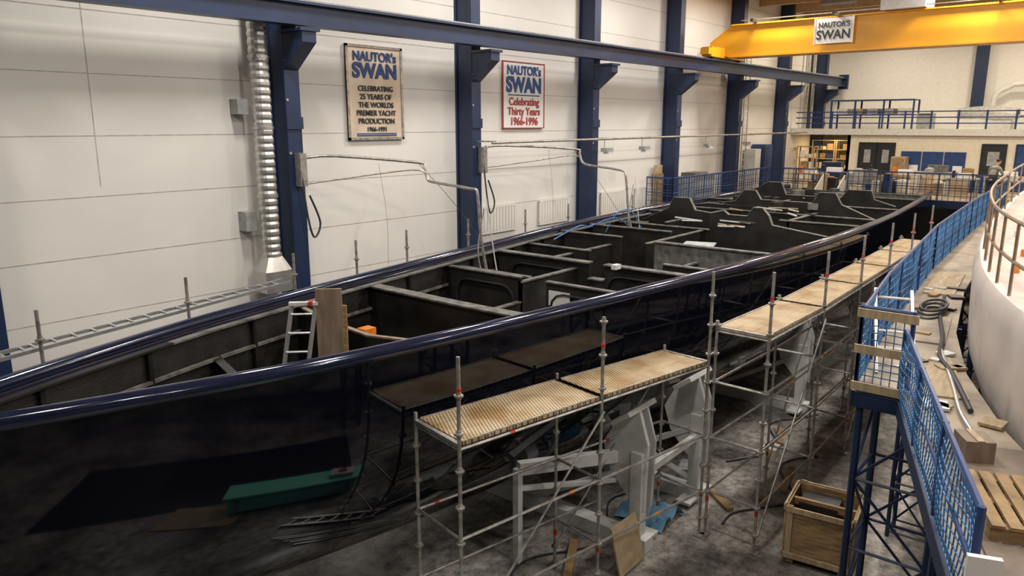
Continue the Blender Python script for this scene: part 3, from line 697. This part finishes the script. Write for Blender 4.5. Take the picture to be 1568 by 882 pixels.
# ------------------------------------------------------------------ second boat
b=B('white_yacht_hull')
rings=[]; BP=smooth([Vector((x,y,0)) for x,y in BOAT],5)
for p in BP:
    y0=p.y; x=p.x
    rings.append([(x,-5.0+ (y0+5)*.25,1.2),(x,-5+(y0+5)*.72,1.9),(x,-5+(y0+5)*.93,2.9),(x,-5+(y0+5)*.995,4.0),(x,y0,4.9),(x,y0-.02,5.1),(x,y0-.07,5.17),(x,y0-.16,5.18),(x,y0-.2,5.12),(x,y0-.28,5.1),(x,-5+(y0+5)*.5,5.2),(x,-5,5.25)])
b.loft(rings,['boat']*8+['boatdeck']*3)
b.done(True)
b=B('bronze_guard_rail')
pts=[Vector((p.x,p.y-.12,5.17)) for p in BP if p.x>3]
for dz_ in(.4,.85): b.tube([p+Vector((0,0,dz_)) for p in pts],.022,'copper',6)
for i in range(0,len(pts),2):
    b.cyl(pts[i],pts[i]+Vector((0,0,.87)),.019,'copper',6)
b.done(True)
b=B('deck_fittings')
for i in range(26):
    x=9+i*.8; y=interp(BOAT,x)-random.uniform(.4,1.4); b.cyl((x,y,5.1),(x,y,5.22),.04,random.choice(['orange','white','dark']),8)
b.box((17,.9,5.3),(1.6,.5,.25),'white',.1); b.box((21,.8,5.3),(1.2,.6,.3),'cream',.1)
b.done(False)
# ------------------------------------------------------------------ person
def person(loc,rot):
    root=bpy.data.objects.new('shipyard_worker',None); SC.collection.objects.link(root)
    J=[((0,0,.95),.135),((.06,0,1.1),.13),((.17,0,1.25),.145),((.26,0,1.36),.12),((.33,0,1.42),.055),
       ((.22,.19,1.32),.07),((.32,.27,1.08),.048),((.52,.22,.98),.035),
       ((.22,-.19,1.32),.07),((.32,-.27,1.08),.048),((.52,-.22,.98),.035)]
    E=[(0,1),(1,2),(2,3),(3,4),(3,5),(5,6),(6,7),(3,8),(8,9),(9,10)]
    def sk(name,J,E,k):
        me=bpy.data.meshes.new(name); me.from_pydata([j[0] for j in J],E,[]); o=bpy.data.objects.new(name,me); SC.collection.objects.link(o)
        m=o.modifiers.new('s','SKIN')
        for i,j in enumerate(J): me.skin_vertices[0].data[i].radius=(j[1],j[1])
        me.skin_vertices[0].data[0].use_root=True
        o.modifiers.new('u','SUBSURF').levels=1; o.modifiers['u'].render_levels=2
        me.materials.append(M[k]); m.use_smooth_shade=True; o.parent=root; return o
    sk('shirt_torso_arms',J,E,'shirt')
    sk('legs',[((0,0,.95),.14),((0,.1,.85),.1),((.03,.11,.5),.07),((-.02,.12,.1),.05),((.12,.13,.04),.04),((0,-.1,.85),.1),((.03,-.11,.5),.07),((-.02,-.12,.1),.05),((.12,-.13,.04),.04)],[(0,1),(1,2),(2,3),(3,4),(0,5),(5,6),(6,7),(7,8)],'trouser')
    sk('neck_head',[((.31,0,1.40),.05),((.37,0,1.47),.055),((.42,0,1.53),.085),((.44,0,1.6),.09),((.43,0,1.66),.06)],[(0,1),(1,2),(2,3),(3,4)],'skin')
    sk('nose',[((.52,0,1.57),.018),((.545,0,1.555),.014)],[(0,1)],'skin')
    for sgn in (1,-1):
        sk('ear',[((.43,.085*sgn,1.60),.018),((.43,.10*sgn,1.57),.014)],[(0,1)],'skin')
        sk('eye',[((.515,.032*sgn,1.60),.009),((.522,.032*sgn,1.598),.008)],[(0,1)],'dark')
    sk('mouth',[((.515,-.02,1.525),.007),((.515,.02,1.525),.007)],[(0,1)],'signred')
    sk('hair',[((.39,0,1.57),.07),((.39,0,1.64),.092),((.42,0,1.69),.07)],[(0,1),(1,2)],'hair')
    for sgn in(1,-1):
        h=[((.50,.22*sgn,.98),.028),((.56,.21*sgn,.965),.035)];e=[(0,1)]
        for f in range(4):
            y=.21*sgn+(f-1.5)*.02; n=len(h); L_=[.06,.075,.07,.055][f]
            h+= [((.60,y,.955),.011),((.60+L_*.6,y,.945),.009),((.60+L_,y,.925),.008)]; e+=[(1,n),(n,n+1),(n+1,n+2)]
        n=len(h); h+=[((.57,(.21-.045)*sgn,.95),.011),((.61,(.21-.055)*sgn,.94),.009)]; e+=[(1,n),(n,n+1)]
        sk('hand',h,e,'skin')
    root.location=loc; root.rotation_euler=(0,0,rot); return root
person((35.55,4.35,WZ),-.35)
# ------------------------------------------------------------------ lights
lampB=B('highbay_lamp_fixtures')
spots=[]
for x in (1,8,15,22,29,36,43):
    for y in (11,4.5,-2,-8.5):
        pw=450; col=(1,.965,.905)
        if x>=36: pw=340; col=(1,.86,.66)
        if x<5: pw=260
        spots.append((x,y,pw,col))
        lampB.bb((x-.3,y-.7,12.27),(x+.3,y+.7,12.42),'grey')
        lampB.cyl((x,y,12.42),(x,y,12.44),.02,'grey',6)
lo=lampB.done(False)
def area(loc,pw,col,sx,sy):
    l=bpy.data.lights.new('highbay_light','AREA'); l.shape='RECTANGLE'; l.size=sx; l.size_y=sy; l.energy=pw; l.color=col
    o=bpy.data.objects.new('highbay_light',l); SC.collection.objects.link(o); o.location=loc; o.parent=lo; return o
for (x,y,pw,col) in spots: area((x,y,12.25),pw,col,.5,1.3)
area((43.5,13,6.5),80,(1,.72,.38),1.5,.4)
area((38.5,6,12.0),150,(1,.75,.45),.5,.5)
w=bpy.data.worlds.new('World'); SC.world=w; w.use_nodes=True
w.node_tree.nodes['Background'].inputs[0].default_value=(.55,.53,.52,1); w.node_tree.nodes['Background'].inputs[1].default_value=.06
# ------------------------------------------------------------------ camera
cam=bpy.data.cameras.new('camera'); co=bpy.data.objects.new('camera',cam); SC.collection.objects.link(co); SC.camera=co
cam.lens=26.4; cam.sensor_width=36; cam.clip_end=200
co.location=(0,0,CAMZ)
ya=math.radians(39.3); p=math.radians(12.3)
d=Vector((math.cos(ya)*math.cos(p),math.sin(ya)*math.cos(p),-math.sin(p)))
co.rotation_euler=d.to_track_quat('-Z','Y').to_euler()
try:
    SC.view_settings.view_transform='Standard'; SC.view_settings.look='None'; SC.view_settings.exposure=-0.35
except Exception as e: print(e)
